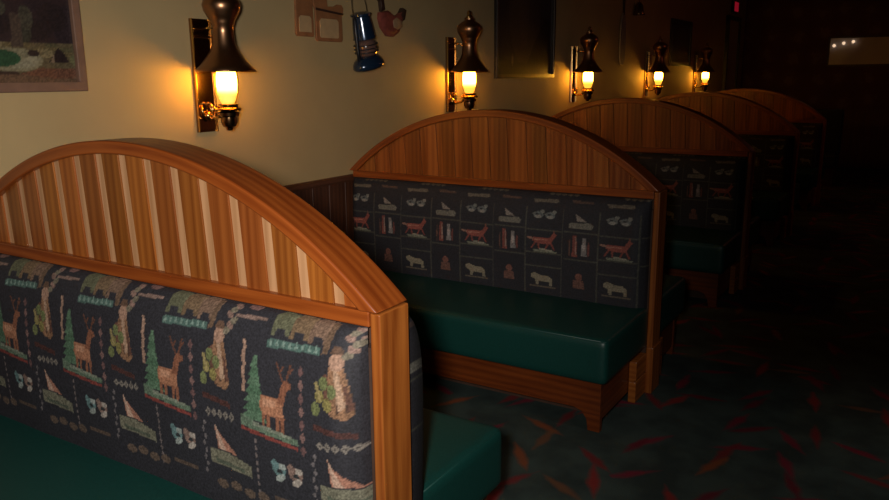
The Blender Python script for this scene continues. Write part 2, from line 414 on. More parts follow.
BASE = (0.026, 0.026, 0.034)
def pattern_a(X, Z):
    k = Canvas(X, Z + .015, BASE, 1); P = 0.383
    for m in range(-6, 3):
        o = 1.524 + P * m
        def p(*pts): return [(o + a, z) for a, z in pts]
        # spruce
        for i in range(7):
            z0 = .69 + i * .023; w = .044 * (1 - i / 7.5)
            k.poly(p((-.056 - w, z0), (-.048 + w, z0), (-.045 + w * .35, z0 + .034), (-.048 - w * .35, z0 + .034)), (.075, .165, .095) if i % 2 else (.10, .20, .12), .3)
        # deer
        k.poly(p((-.028, .765), (.03, .763), (.045, .75), (.046, .712), (-.024, .714), (-.033, .735)), (.46, .19, .095), .2)
        k.poly(p((-.022, .755), (.02, .757), (.02, .74), (-.02, .735)), (.62, .30, .17), .2)
        for a in (-.026, -.008, .022, .038):
            k.poly(p((a, .72), (a + .012, .72), (a + .008, .672), (a - .001, .672)), (.30, .11, .055), .25)
        k.poly(p((.026, .755), (.046, .75), (.058, .79), (.072, .797), (.070, .81), (.050, .815), (.040, .80)), (.28, .10, .05), .25)
        for da in (-.018, .012):
            k.poly(p((.048 + da * .3, .81), (.054 + da * .3, .81), (.052 + da * 1.6, .858), (.046 + da * 1.6, .858)), (.16, .06, .035))
            k.poly(p((.05 + da, .832), (.056 + da, .832), (.066 + da, .85), (.06 + da, .85)), (.16, .06, .035))
        # ground strip under the deer, red edge
        k.poly(p((-.10, .700), (-.04, .685), (.09, .672), (.092, .655), (-.10, .668)), (.13, .20, .135), .3)
        k.poly(p((-.06, .688), (.07, .675), (.07, .667), (-.06, .677)), (.24, .28, .21), .3)
        k.poly(p((-.10, .667), (.09, .653), (.09, .643), (-.10, .657)), (.26, .045, .035), .25)
        # diamond column
        for i in range(7): k.diamond(o + .106 - i * .001, .648 + i * .033, .009, .0155, (.24, .13, .12) if i % 2 else (.17, .085, .085))
        # pale zigzag column at the left
        for i in range(6):
            z0 = .762 + i * .022
            k.poly(p((-.094 + .005 * (i % 2), z0), (-.082 + .005 * (i % 2), z0), (-.086 + .005 * ((i + 1) % 2), z0 + .024), (-.096 + .005 * ((i + 1) % 2), z0 + .024)), (.40, .24, .17), .25)
        # seated robed figure with plant
        f = .198
        k.poly(p((f - .008, .893), (f + .018, .895), (f + .036, .83), (f + .046, .765), (f + .03, .748), (f - .006, .756), (f - .024, .80)), (.30, .15, .075), .4)
        for a in (-.012, .008, .026): k.poly(p((f + a, .835), (f + a + .005, .832), (f + a + .010, .77), (f + a + .003, .765)), (.07, .035, .025), .4)
        k.ell(o + f + .006, .888, .019, .022, (.44, .25, .17))
        k.poly(p((f - .014, .905), (f + .024, .908), (f + .014, .925), (f - .004, .925)), (.15, .08, .05))
        k.poly(p((f + .0, .87), (f + .014, .865), (f + .03, .78), (f + .014, .77)), (.5, .31, .2), .25)
        k.poly(p((f + .022, .84), (f + .032, .83), (f + .046, .775), (f + .034, .77)), (.14, .06, .04))
        k.poly(p((f - .03, .85), (f - .016, .86), (f - .008, .80), (f - .02, .77)), (.16, .07, .045))
        for i in range(5): k.ell(o + f - .05 + .012 * i, .765 + .017 * ((i * 2) % 5), .013, .017, (.26, .22, .06) if i % 2 else (.17, .20, .07), .35)
        k.poly(p((f - .055, .83), (f - .045, .835), (f - .03, .79), (f - .04, .785)), (.34, .27, .10))
        # branch above the figure
        for i in range(6): k.ell(o + f + .03 + .009 * (i % 3), .905 + .014 * i, .013, .009, (.27, .16, .13) if i % 2 else (.20, .17, .12), .35, .5 * (-1) ** i)
        # teal sawtooth line
        k.poly(p((-.012, .887), (.155, .896), (.155, .914), (-.012, .908)), (.075, .155, .135), .25)
        for i in range(8):
            a = -.008 + i * .0205
            k.poly(p((a, .892 + i * .001), (a + .012, .893 + i * .001), (a + .006, .911 + i * .001)), (.20, .31, .27), .2)
        # bears over the sawtooth
        for a, c in ((.005, (.13, .135, .075)), (.065, (.20, .125, .065)), (.125, (.22, .13, .085))):
            k.poly(p((a - .012, .918), (a + .0, .918), (a + .004, .938), (a + .03, .938), (a + .034, .92), (a + .046, .92), (a + .052, .965), (a + .04, .99), (a + .012, .995), (a - .01, .97)), c, .3)
            k.ell(o + a + .05, .972, .014, .014, tuple(q * 1.25 for q in c))
        k.poly(p((.16, .90), (.178, .905), (.19, .985), (.172, .985)), (.17, .10, .06), .3)
        # bar left of the bears
        k.poly(p((-.135, .943), (-.03, .948), (-.03, .957), (-.135, .953)), (.27, .17, .14), .3)
        k.ell(o - .085, .985, .022, .014, (.25, .13, .12), .3)
        # dull red band and small diamond row
        k.poly(p((.14, .727), (.245, .715), (.245, .700), (.14, .712)), (.085, .030, .026), .45)
        for i in range(5): k.diamond(o + .158 + i * .022, .674 + .001 * i, .0105, .0125, (.25, .22, .19))
        for i in range(5): k.diamond(o + .158 + i * .022, .674 + .001 * i, .004, .005, (.07, .06, .06))
        # pair of ducks
        for a, c1, c2 in ((.025, (.13, .25, .26), (.36, .42, .40)), (.078, (.27, .17, .14), (.46, .40, .35))):
            k.ell(o + a, .578, .022, .019, c1, .3); k.ell(o + a + .01, .588, .012, .009, c2, .3)
            k.ell(o + a + .004, .556, .017, .009, c2, .3, .5); k.ell(o + a - .016, .592, .010, .010, c1, .3)
            k.ell(o + a + .002, .573, .010, .006, (.03, .035, .04), .3)
        # sail over grey ground
        k.poly(p((-.205, .645), (-.192, .625), (-.125, .573), (-.195, .577)), (.46, .20, .13), .25)
        k.poly(p((-.205, .645), (-.198, .635), (-.165, .577), (-.19, .577)), (.60, .38, .28), .25)
        k.poly(p((-.228, .572), (-.14, .570), (-.075, .556), (-.075, .524), (-.228, .532)), (.20, .195, .135), .35)
        k.poly(p((-.21, .548), (-.10, .540), (-.10, .531), (-.21, .536)), (.10, .12, .085), .35)
        # dotted columns in the lower row
        for i in range(9): k.diamond(o - .052, .475 + i * .02, .005, .009, (.20, .16, .16))
        for i in range(8): k.diamond(o + .135 + .006 * (i % 2), .50 + i * .02, .006, .009, (.17, .15, .16))
        # lowest dim row
        for i in range(4): k.ell(o - .19 + i * .05, .475 + .006 * (i % 2), .021, .013, (.14, .095, .07), .4)
        k.poly(p((.0, .50), (.1, .50), (.1, .488), (.0, .488)), (.12, .08, .06), .4)
    return k.c

def pattern_b(X, Z):
    k = Canvas(X, Z + .006, BASE, 2); P = 0.381
    for m in range(-6, 3):
        o = 1.650 + P * m
        def p(*pts): return [(o + a, z) for a, z in pts]
        line = (.085, .085, .072)
        for a in (-.098, .098): k.rect(o + a - .003, .44, o + a + .003, .885, line, .3)
        for z in (.66, .775): k.rect(o - .098, z - .003, o + .098, z + .003, line, .3)
        k.rect(o - .275, .640, o - .1, .646, line, .3); k.rect(o - .275, .775, o - .1, .781, line, .3)
        # ducks
        for a in (-.034, .03):
            k.ell(o + a, .848, .026, .017, (.15, .175, .18), .3); k.ell(o + a + .02, .866, .011, .010, (.23, .24, .22), .3)
            k.ell(o + a, .840, .018, .007, (.34, .33, .30), .3); k.ell(o + a - .006, .852, .008, .005, (.03, .03, .04))
            k.poly(p((a - .034, .852), (a - .02, .862), (a - .018, .845)), (.20, .20, .19))
        # running red animal on a pale ground
        k.poly(p((-.055, .735), (.03, .738), (.045, .722), (.04, .705), (-.045, .708), (-.06, .72)), (.36, .085, .065), .25)
        k.poly(p((.03, .735), (.052, .765), (.07, .755), (.062, .744), (.045, .72)), (.33, .08, .06), .25)
        k.poly(p((.05, .764), (.054, .783), (.06, .764)), (.25, .09, .06)); k.poly(p((-.09, .737), (-.055, .733), (-.057, .722), (-.088, .728)), (.38, .19, .14))
        for a, d in ((-.05, -.02), (-.035, .008), (.02, -.014), (.034, .02)):
            k.poly(p((a, .71), (a + .012, .71), (a + d + .008, .678), (a + d, .678)), (.28, .065, .05))
        k.poly(p((-.05, .728), (.02, .73), (.02, .724), (-.05, .722)), (.52, .22, .16))
        k.poly(p((-.06, .676), (.075, .672), (.07, .662), (-.05, .664)), (.22, .23, .17), .3)
        k.poly(p((-.02, .682), (.045, .678), (.045, .671), (-.02, .674)), (.36, .34, .26), .3)
        # sail and grey bar
        q = -.19
        k.poly(p((q - .03, .868), (q - .012, .858), (q + .03, .832), (q - .02, .834)), (.29, .25, .22), .3)
        k.poly(p((q - .062, .822), (q + .05, .828), (q + .064, .815), (q + .058, .798), (q - .058, .796)), (.21, .20, .165), .3)
        # twin upright figures
        k.poly(p((q - .036, .762), (q - .018, .765), (q - .012, .66), (q - .04, .66)), (.28, .075, .06), .3)
        k.poly(p((q - .024, .755), (q - .018, .755), (q - .016, .67), (q - .022, .67)), (.38, .26, .22), .3)
        k.poly(p((q + .012, .755), (q + .03, .757), (q + .038, .665), (q + .008, .665)), (.27, .25, .25), .3)
        k.ell(o + q + .021, .712, .008, .02, (.48, .43, .41)); k.ell(o + q + .045, .70, .006, .035, (.20, .06, .05))
        k.ell(o + q - .052, .70, .004, .045, (.17, .08, .06))
        # cream bear
        k.poly(p((-.065, .548), (-.045, .556), (-.01, .545), (.03, .543), (.05, .53), (.052, .495), (.036, .495), (.034, .512), (-.02, .512), (-.022, .495), (-.038, .495), (-.04, .52), (-.062, .53)), (.31, .265, .18), .25)
        k.rect(o - .07, .484, o + .07, .492, (.15, .12, .09), .3); k.rect(o - .098, .587, o + .098, .592, line, .3)
        # small lower figure
        k.ell(o + q, .56, .018, .018, (.26, .10, .075), .3); k.poly(p((q - .028, .545), (q + .024, .545), (q + .032, .50), (q - .03, .50)), (.20, .09, .07), .35)
        # top band of bars
        k.poly(p((-.07, .927), (.06, .932), (.07, .915), (-.06, .910)), (.18, .15, .115), .35)
        k.poly(p((q - .055, .935), (q + .05, .932), (q + .055, .921), (q - .05, .922)), (.13, .075, .06), .35)
        for i in range(5): k.ell(o + .02 + .032 * i, .965, .014, .009, (.14, .12, .09), .4)
    return k.c

# pad profile: (stand-off from the spine, height)
def catmull(pts, n):
    out = []; pts = [np.array(p) for p in pts]
    for i in range(len(pts) - 1):
        p0, p1, p2, p3 = pts[max(i - 1, 0)], pts[i], pts[i + 1], pts[min(i + 2, len(pts) - 1)]
        for t in np.linspace(0, 1, n, endpoint=False):
            out.append(.5 * ((2 * p1) + (-p0 + p2) * t + (2 * p0 - 5 * p1 + 4 * p2 - p3) * t * t + (-p0 + 3 * p1 - 3 * p2 + p3) * t ** 3))
    out.append(pts[-1]); return np.array(out)
PAD_PROF = catmull([(.0, .34), (.045, .345), (.064, .37), (.071, .48), (.074, .62), (.072, .76), (.062, .855), (.044, .912), (.022, .942), (.003, .950)], 14)
PAD_HALF = 0.872
def make_pad(name, side, pattern, parent):
    step = .0038
    half, thick, thin = (PAD_HALF, 1.0, .28) if side < 0 else (.893, 1.45, .75)     # the far side of a spine carries a fuller pad
    d = np.r_[0, np.cumsum(np.linalg.norm(np.diff(PAD_PROF, axis=0), axis=1))]
    nv = int(d[-1] / step); s_ = np.linspace(0, d[-1], nv)
    off = np.interp(s_, d, PAD_PROF[:, 0]) * thick; zz = np.interp(s_, d, PAD_PROF[:, 1])
    s_half = np.interp(.64, PAD_PROF[20:, 1], d[20:])
    vz = .64 + (s_ - s_half)                                   # flat cloth coordinate up the pad
    xs = np.linspace(-half if side < 0 else -PAD_HALF, half, int(2 * PAD_HALF / step)); nu = len(xs)
    e = np.clip((half - np.abs(xs)) / .075, 0, 1); e = (1 - (1 - e) ** 2.4) * (1 - thin) + thin
    e[0] = e[-1] = 0.0
    rng = np.random.default_rng(3)
    X = np.repeat(xs[:, None], nv, 1); Zc = np.repeat(vz[None, :], nu, 0)
    puff = 1 + .035 * np.sin(X * 7.1 + .6) * np.sin(Zc * 9) + .02 * np.sin(X * 17 + Zc * 6)
    Y = side * (T / 2 - .001 + off[None, :] * e[:, None] * puff)
    Z = np.repeat(zz[None, :], nu, 0)
    col = pattern(X + W / 2, Zc).reshape(-1, 3)
    P = np.stack([X, Y, Z], -1)
    if side > 0: P = P[::-1]; col = col.reshape(nu, nv, 3)[::-1].reshape(-1, 3)
    return grid_mesh(name, P.reshape(-1, 3), nu, nv, M['cloth'], parent, col)

# ------------------------------------------------------------------ booths
HALF = W / 2
R_OUT = (HALF ** 2 + SAG ** 2) / (2 * SAG); CZ = ZR - (R_OUT - SAG)
CAP = .037; R_IN = R_OUT - CAP
def arc_z(x, r=R_IN): return CZ + math.sqrt(max(r * r - x * x, 0))

def make_cap(parent, name='arch_cap'):
    b = MB(); n = 64
    ao = math.asin((HALF - .003) / R_OUT); ai = math.acos((ZR + .0005 - CZ) / R_IN)
    y0, y1 = -T / 2 - .005, T / 2 + .005
    def pt(t, r, a, y): return (r * math.sin(a * t), y, CZ + r * math.cos(a * t))
    O, I = [], []
    for i in range(n + 1):
        t = -1 + 2 * i / n; O.append((t, R_OUT, ao)); I.append((t, R_IN, ai))
    for i in range(n):
        o0, o1, i0, i1 = O[i], O[i + 1], I[i], I[i + 1]; g = (math.cos(o0[0] * ao), 0, -math.sin(o0[0] * ao))
        L_ = R_OUT * ao * o0[0]
        def q(pts, uvw):
            b.face(pts, 0, g); b.uv[-1] = uvw
        l0, l1 = R_OUT * ao * o0[0], R_OUT * ao * o1[0]
        q([pt(*o0, y0), pt(*o1, y0), pt(*o1, y1), pt(*o0, y1)], [(l0, 0), (l1, 0), (l1, T), (l0, T)])
        q([pt(*i0, y1), pt(*i1, y1), pt(*i1, y0), pt(*i0, y0)], [(l0, T), (l1, T), (l1, 0), (l0, 0)])
        q([pt(*i0, y0), pt(*i1, y0), pt(*o1, y0), pt(*o0, y0)], [(l0, 3), (l1, 3), (l1, 3 + CAP), (l0, 3 + CAP)])
        q([pt(*o0, y1), pt(*o1, y1), pt(*i1, y1), pt(*i0, y1)], [(l0, 5 + CAP), (l1, 5 + CAP), (l1, 5), (l0, 5)])
    for k in (0, n):
        b.face([pt(*O[k], y0), pt(*O[k], y1), pt(*I[k], y1), pt(*I[k], y0)], 0, (0, 1, 0))
    return b.build(name, M['oak_red'], parent, smooth='auto', bevel=.005, seg=3)

STRIP_X = [1.459 - .1065 * i - W / 2 for i in range(-3, 15)]
def make_planks(side, pale, parent, seed=1):
    rnd = random.Random(seed)
    b = MB(); pieces = []
    for i, xs in enumerate(STRIP_X):
        pieces.append((xs, xs + .033, True)); pieces.append((xs + .033, xs + .1065, False))
    for xa, xb, strip in pieces:
        tone = 1.0 if strip else rnd.choice([.72, .82, .92, 1.0, 1.12]) * (1 if not pale else 1.0)
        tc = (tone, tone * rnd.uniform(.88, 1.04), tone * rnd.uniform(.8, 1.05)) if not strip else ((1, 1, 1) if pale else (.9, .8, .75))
        n = 5
        top, bot = [], []
        for k in range(n + 1):
            x = xa + .0008 + (xb - xa - .0016) * k / n
            # boards lean a touch toward the wall as they rise
            zt = ZR; xt = x
            for _ in range(12):
                zt = arc_z(xt) + .004; xt = x - .065 * max(zt - ZR, 0)
            if zt < ZR + .004 or abs(xt) > HALF - .04: continue
            top.append((xt, zt)); bot.append((x, ZR - .004))
        if len(top) < 2: continue
        yf = T / 2 - (.017 if strip else .012)
        yb = T / 2 - .03
        loop = bot + top[::-1]
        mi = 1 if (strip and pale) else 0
        off = (rnd.random() * 9, rnd.random() * 9)
        for yy, rev in ((yf, False), (yb, True)):
            pts = [(x, side * yy, z) for x, z in (loop[::-1] if rev else loop)]
            b.face(pts, mi, (-.065, 0, 1), tc, off)
        m_ = len(loop)
        for k in range(m_):
            p, q = loop[k], loop[(k + 1) % m_]
            b.face([(p[0], side * yf, p[1]), (q[0], side * yf, q[1]), (q[0], side * yb, q[1]), (p[0], side * yb, p[1])], mi, (-.065, 0, 1), tc, off)
    return b.build('plank_panel', [M['board'], M['pale']], parent, tone=True, weld=False)

def rounded_block(name, lo, hi, r, mat, parent, crown=0.0, n=(46, 22, 12)):
    """upholstered block: rounded edges and a slightly crowned top"""
    lo = np.array(lo); hi = np.array(hi); c = (lo + hi) / 2; h = (hi - lo) / 2
    bm = bmesh.new(); faces = {}
    def pos(u, v, w):
        q = np.array([u, v, w]) * h; inner = np.clip(q, -(h - r), h - r); d = q - inner; l = np.linalg.norm(d)
        p = inner + (d / l * r if l > 1e-9 else 0)
        if w > .2: p[2] += crown * (1 - u ** 2) * (1 - v ** 2) * (w - .2) / .8
        return p + c
    def dens(n):   # cluster samples near the edges
        t = np.linspace(-1, 1, n); return np.sign(t) * (1 - (1 - np.abs(t)) ** 1.7)
    us, vs, ws = dens(n[0]), dens(n[1]), dens(n[2])
    def patch(A, B, f):
        V = [[bm.verts.new(pos(*f(a, b))) for b in B] for a in A]
        for i in range(len(A) - 1):
            for j in range(len(B) - 1): bm.faces.new((V[i][j], V[i + 1][j], V[i + 1][j + 1], V[i][j + 1]))
    for sgn in (-1, 1):
        patch(us, vs, lambda a, b: (a, b, sgn)); patch(us, ws, lambda a, b: (a, sgn, b)); patch(vs, ws, lambda a, b: (sgn, a, b))
    bmesh.ops.remove_doubles(bm, verts=bm.verts, dist=1e-5); bmesh.ops.recalc_face_normals(bm, faces=bm.faces)
    for f in bm.faces: f.smooth = True
    me = bpy.data.meshes.new(name); bm.to_mesh(me); bm.free(); me.materials.append(mat)
    o = bpy.data.objects.new(name, me); COL.objects.link(o); o.parent = parent
    return o

XL, XR = -.875, .886          # bench extent in booth coordinates
def make_cushion(side, depth, parent, drop=0.0):
    a, c = T / 2 + .002, T / 2 + depth
    def Y(v): return side * v
    def yy(v0, v1): return (min(Y(v0), Y(v1)), max(Y(v0), Y(v1)))
    y0, y1 = yy(a, c)
    cu = rounded_block('seat_cushion', (XL, y0, .234), (XR, y1, .436 - drop), .026, M['vinyl'], parent, crown=.010)
    b = MB()
    loop = [(XL + .03, Y(c - .010), .4265 - drop), (XR - .03, Y(c - .010), .4265 - drop), (XR - .012, Y(c - .026), .4265 - drop), (XR - .011, Y(a + .03), .4265 - drop)]
    b.tube(loop, .0045, 8); b.build('piping', M['vinyl'], cu, smooth=True)

def make_bench(side, depth, parent, drop=0.0):
    make_cushion(side, depth, parent, drop)
    a, c = T / 2 + .002, T / 2 + depth
    def Y(v): return side * v
    def yy(v0, v1): return (min(Y(v0), Y(v1)), max(Y(v0), Y(v1)))
    # wooden base: apron with corner feet, side panel, recessed kickboard, block beside the end board
    f0, f1 = c - .075, c - .045
    b = MB(); y0, y1 = yy(f0, f1)
    lo, hi = XL + .005, XR - .035
    r_ = .03
    prof = [(lo, .2335), (lo, 0), (lo + .055, 0), (lo + .062, .05), (lo + .085, .083), (lo + .12, .095),
            (hi - .12, .095), (hi - .085, .083), (hi - .062, .05), (hi - .055, 0), (hi, 0), (hi, .2335)]
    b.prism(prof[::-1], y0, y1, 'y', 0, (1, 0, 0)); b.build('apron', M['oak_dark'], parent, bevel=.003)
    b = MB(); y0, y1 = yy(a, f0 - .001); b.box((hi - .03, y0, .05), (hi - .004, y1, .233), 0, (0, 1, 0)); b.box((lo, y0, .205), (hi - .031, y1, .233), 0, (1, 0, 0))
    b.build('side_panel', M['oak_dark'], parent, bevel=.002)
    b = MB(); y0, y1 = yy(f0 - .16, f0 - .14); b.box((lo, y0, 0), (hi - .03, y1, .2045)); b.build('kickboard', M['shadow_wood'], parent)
    y0, y1 = yy(a, a + .15)
    b = MB(); b.box((hi - .003, y0, 0.0), (XR - .002, y1, .105), 0, (1, 0, 0)); b.box((hi - .003, y0, .112), (XR - .002, y1, .205), 0, (1, 0, 0))
    b.box((hi - .003, y0, .1), (XR - .01, y1, .12), 0, (1, 0, 0))
    b.build('corner_block', M['oak'], parent, bevel=.004)

def make_frame(parent):
    make_cap(parent)
    b = MB(); b.box((HALF - .028, -T / 2, .0), (HALF, T / 2, ZR - .0005), 0, (0, 0, 1)); b.build('end_board', M['oak'], parent, bevel=.004, seg=3)
    b = MB(); b.box((HALF - .0275, -T / 2 - .006, 0), (HALF + .008, T / 2 + .006, .235), 0, (0, 0, 1)); b.build('plinth', M['oak'], parent, bevel=.005)
    b = MB()
    for s_ in (-1, 1):
        y0, y1 = sorted((s_ * (T / 2 - .03), s_ * (T / 2 + .003)))
        b.box((-HALF + .03, y0, .951), (HALF - .0285, y1, ZR + .003), 0, (1, 0, 0))
    b.build('rail', M['oak_red'], parent, bevel=.003)
    b = MB()
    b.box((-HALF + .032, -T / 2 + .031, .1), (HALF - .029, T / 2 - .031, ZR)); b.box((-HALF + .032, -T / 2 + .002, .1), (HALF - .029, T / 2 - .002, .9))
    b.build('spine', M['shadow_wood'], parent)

BG = 'arched wooden dining booths along the lamp wall'
booth_labels = [
    'nearest arched oak booth with pale strips between its boards and tapestry back, at lower left',
    'second arched booth from the camera, tapestry back and full green vinyl seat in view',
    'third arched booth from the camera, its seat half hidden behind the second booth',
    'fourth arched booth from the camera, dim, showing a small corner of green seat',
    'fifth and farthest arched booth, nearly lost in the dark end of the row']
def booth_root(k):
    return (W / 2, Y1 + k * S + T / 2, 0)
b0 = empty('dining_booth', booth_root(0), booth_labels[0], 'booth', BG)
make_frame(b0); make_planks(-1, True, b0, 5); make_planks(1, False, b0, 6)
make_pad('backrest', -1, pattern_a, b0); make_pad('backrest', 1, pattern_b, b0)
make_bench(-1, .574, b0, .045); make_bench(1, .545, b0)
sagged = [c for c in b0.children if c.name.startswith('seat_cushion')][0]
b1 = empty('dining_booth', booth_root(1), booth_labels[1], 'booth', BG)
for ch in list(b0.children):
    n_ = ch.name.split('.')[0]
    if n_ in ('plank_panel', 'backrest') or ch == sagged: continue
    c = ch.copy(); COL.objects.link(c); c.parent = b1
    for g in ch.children:
        d = g.copy(); COL.objects.link(d); d.parent = c
make_planks(-1, False, b1, 11); make_planks(1, False, b1, 12)
pb = make_pad('backrest', -1, pattern_b, b1)
make_cushion(-1, .574, b1)
rear = [c for c in b0.children if c.name.startswith('backrest')][1].copy(); COL.objects.link(rear); rear.parent = b1
for k in range(2, 5): copy_tree(b1, booth_root(k), booth_labels[k])

# black bench closing the row
t = empty('end_bench', (.95, 12.07, 0), 'black high-backed bench closing the far end of the booth row', 'bench')
rounded_block('backrest', (-.86, .0, .40), (.86, .10, 1.02), .03, M['black_vinyl'], t)
rounded_block('seat', (-.86, -.48, .26), (.86, -.002, .43), .03, M['black_vinyl'], t, crown=.01)
b = MB(); b.box((-.84, -.44, 0), (.84, .09, .258)); b.build('base', M['dark_wood'], t)
b = MB(); b.box((-.84, .01, .258), (.84, .09, .40)); b.build('back_support', M['dark_wood'], t)

# ------------------------------------------------------------------ wall lamps
LG = 'brass lantern lamps on the wall above the booths'
lamp_labels = [
    'wall lamp nearest the camera, brass hood and glowing chimney on a tall back plate',
    'second wall lamp from the camera, standing just above the second booth arch',
    'third wall lamp from the camera, right of the tall dark framed picture',
    'fourth wall lamp from the camera, left of the small far dark picture',
    'fifth and farthest wall lamp, beside the pale door']
def make_lamp(loc):
    t = empty('wall_lamp', loc, lamp_labels[0], 'lamp', LG)
    # plate: local z 0 = bottom of the plate (world 1.272)
    b = MB(); b.box((0.001, -.055, 0), (0.012, .055, .50)); b.box((0.012, -.049, .008), (0.016, .049, .415)); b.box((0.012, -.049, .43), (0.016, .049, .492))
    pl = b.build('back_plate', M['old_brass'], t, bevel=.003)
    b = MB()
    for y_ in (-.055, .050): b.box((0.0125, y_, .0), (0.022, y_ + .005, .50))
    b.box((0.0125, -.0495, .416), (0.020, .0495, .429)); b.build('plate_rim', M['brass'], pl, bevel=.0015)
    ax = .155
    b = MB()
    b.tube([(.016, 0, .07), (.05, 0, .062), (.09, 0, .07), (.118, 0, .085)], .009, 10)
    sp = [(.03 + .024 * math.cos(a) * (1 - a / 14), 0, .105 + .03 * math.sin(a) * (1 - a / 14)) for a in np.linspace(-1.6, 7.5, 26)]
    b.tube(sp, .005, 8)
    for s_ in (-1, 1):
        b.tube([(.018, s_ * .012, .05), (.03, s_ * .03, .075), (.028, s_ * .04, .10), (.022, s_ * .03, .12)], .0045, 8)
    b.lathe([(.0, -.02), (.02, -.018), (.022, 0), (.02, .018), (0, .02)], (.02, 0, .075), 14)
    b.build('arm', M['brass'], t, smooth=True)
    b = MB(); b.lathe([(0, .0), (.014, .004), (.016, .014), (.03, .022), (.036, .04), (.036, .062), (.046, .068), (.048, .082), (.034, .088), (0, .089)], (ax, 0, .008), 28)
    b.build('oil_font', M['old_brass'], t, smooth='auto')
    b = MB(); b.lathe([(.030, 0), (.056, .002), (.060, .008), (.056, .014), (.046, .018), (.044, .024), (.050, .03), (.0, .031)], (ax, 0, .0975), 28)
    b.build('burner', M['brass'], t, smooth='auto')
    b = MB(); b.lathe([(0, .0), (.026, .0005), (.036, .02), (.043, .05), (.045, .085), (.044, .118), (.040, .138), (0, .1385)], (ax, 0, .129), 28)
    b.build('chimney', M['glow'], t, smooth=True)
    hood_out = [(.130, .0), (.131, .006), (.108, .028), (.084, .058), (.062, .088), (.050, .118), (.046, .165), (.045, .196), (.052, .204), (.052, .212), (.060, .228), (.078, .258), (.083, .282),
                (.076, .304), (.054, .322), (.034, .332), (.030, .340), (.034, .346), (.030, .352)]
    b = MB(); n = 36
    hin = [(max(r - .004, .001), z + .002) for r, z in hood_out[1:9]]
    b.lathe(hin[::-1] + hood_out[:], (ax, 0, .268), n)
    hd = b.build('hood', M['copper'], t, smooth=True)
    b = MB(); b.lathe([(.026, .352), (.020, .362), (.012, .370), (.016, .382), (.010, .394), (0, .40)], (ax, 0, .268), 20); b.build('finial', M['brass'], hd, smooth=True)
    # strap that carries the hood from the plate
    b = MB(); b.tube([(.014, 0, .455), (.06, 0, .458), (.104, 0, .452)], .006, 8); b.build('hood_bracket', M['brass'], t, smooth=True)
    return t
LAMP_Y = 2.455
lp = make_lamp((0, LAMP_Y, 1.272))
for k in range(1, 5): copy_tree(lp, (0, LAMP_Y + k * S, 1.272), lamp_labels[k])

# ------------------------------------------------------------------ pictures
def framed_picture(name, y0, y1, z0, z1, fw, frame_mat, canvas_mat, painter, label, res=.006, depth=.028):
    t = empty(name, (0, (y0 + y1) / 2, z0), label, 'picture')
    hw, h = (y1 - y0) / 2, z1 - z0
    b = MB()
    b.box((.001, -hw, 0), (depth, hw, fw)); b.box((.001, -hw, h - fw), (depth, hw, h)); b.box((.001, -hw, fw), (depth, -hw + fw, h - fw)); b.box((.001, hw - fw, fw), (depth, hw, h - fw))
    b.box((.001, -hw + fw, fw), (.008, hw - fw, h - fw))
    b.build('frame', frame_mat, t, bevel=.004)
    ys = np.linspace(-hw + fw, hw - fw, int((y1 - y0) / res)); zs = np.linspace(fw, h - fw, int(h / res))
    Yg = np.repeat(ys[:, None], len(zs), 1); Zg = np.repeat(zs[None, :], len(ys), 0)
    col = painter(Yg + (y0 + y1) / 2, Zg + z0)
    P = np.stack([np.full_like(Yg, .0095), Yg, Zg], -1)
    grid_mesh('canvas', P.reshape(-1, 3), len(ys), len(zs), canvas_mat, t, col.reshape(-1, 3))
    return t

def camp_painting(Y, Z):
    k = Canvas(Y, Z, (.035, .020, .021), 5)
    r_ = random.Random(8)
    for i in range(70): k.ell(r_.uniform(.8, 1.85), r_.uniform(1.68, 2.1), r_.uniform(.02, .06), r_.uniform(.03, .08), r_.choice([(.030, .017, .018), (.042, .026, .024), (.035, .02, .024)]), .3)
    for i in range(40): k.ell(r_.uniform(1.2, 1.66), r_.uniform(1.68, 2.05), r_.uniform(.02, .05), r_.uniform(.02, .06), r_.choice([(.07, .06, .04), (.05, .045, .03), (.085, .075, .05)]), .4)
    k.poly([(.7, 1.648), (1.3, 1.640), (1.86, 1.645), (1.86, 1.4), (.7, 1.4)], (.13, .095, .045), .35)
    for i in range(30): k.ell(r_.uniform(1.2, 1.85), r_.uniform(1.59, 1.64), r_.uniform(.02, .05), .008, r_.choice([(.15, .11, .045), (.22, .17, .08), (.11, .09, .04)]), .4)
    k.poly([(1.60, 1.75), (1.635, 1.74), (1.64, 1.63), (1.595, 1.63)], (.085, .055, .04), .3)
    k.ell(1.60, 1.582, .105, .042, (.24, .21, .12), .3); k.ell(1.545, 1.588, .075, .030, (.028, .085, .038), .3)
    k.poly([(1.58, 1.556), (1.66, 1.60), (1.70, 1.588), (1.66, 1.553)], (.30, .27, .17), .3)
    k.ell(1.672, 1.607, .022, .012, (.04, .022, .018)); k.ell(1.56, 1.535, .05, .010, (.06, .03, .02), .3)
    k.poly([(1.726, 1.573), (1.768, 1.628), (1.79, 1.612), (1.812, 1.572)], (.030, .016, .016), .3); k.poly([(1.732, 1.573), (1.748, 1.60), (1.752, 1.573)], (.24, .16, .10), .3)
    k.poly([(1.60, 1.530), (1.70, 1.556), (1.86, 1.550), (1.86, 1.515), (1.62, 1.512)], (.17, .066, .034), .4)
    k.poly([(1.0, 1.535), (1.62, 1.532), (1.75, 1.515), (1.86, 1.52), (1.86, 1.4), (1.0, 1.4)], (.16, .085, .045), .4)
    k.ell(1.835, 1.585, .025, .02, (.16, .15, .06), .3)
    return k.c
framed_picture('landscape_painting', .95, 1.866, 1.468, 2.08, .034, M['rose_frame'], M['painting'], camp_painting,
               'camp landscape painting in a rosy brown frame, cut off at the top left corner')

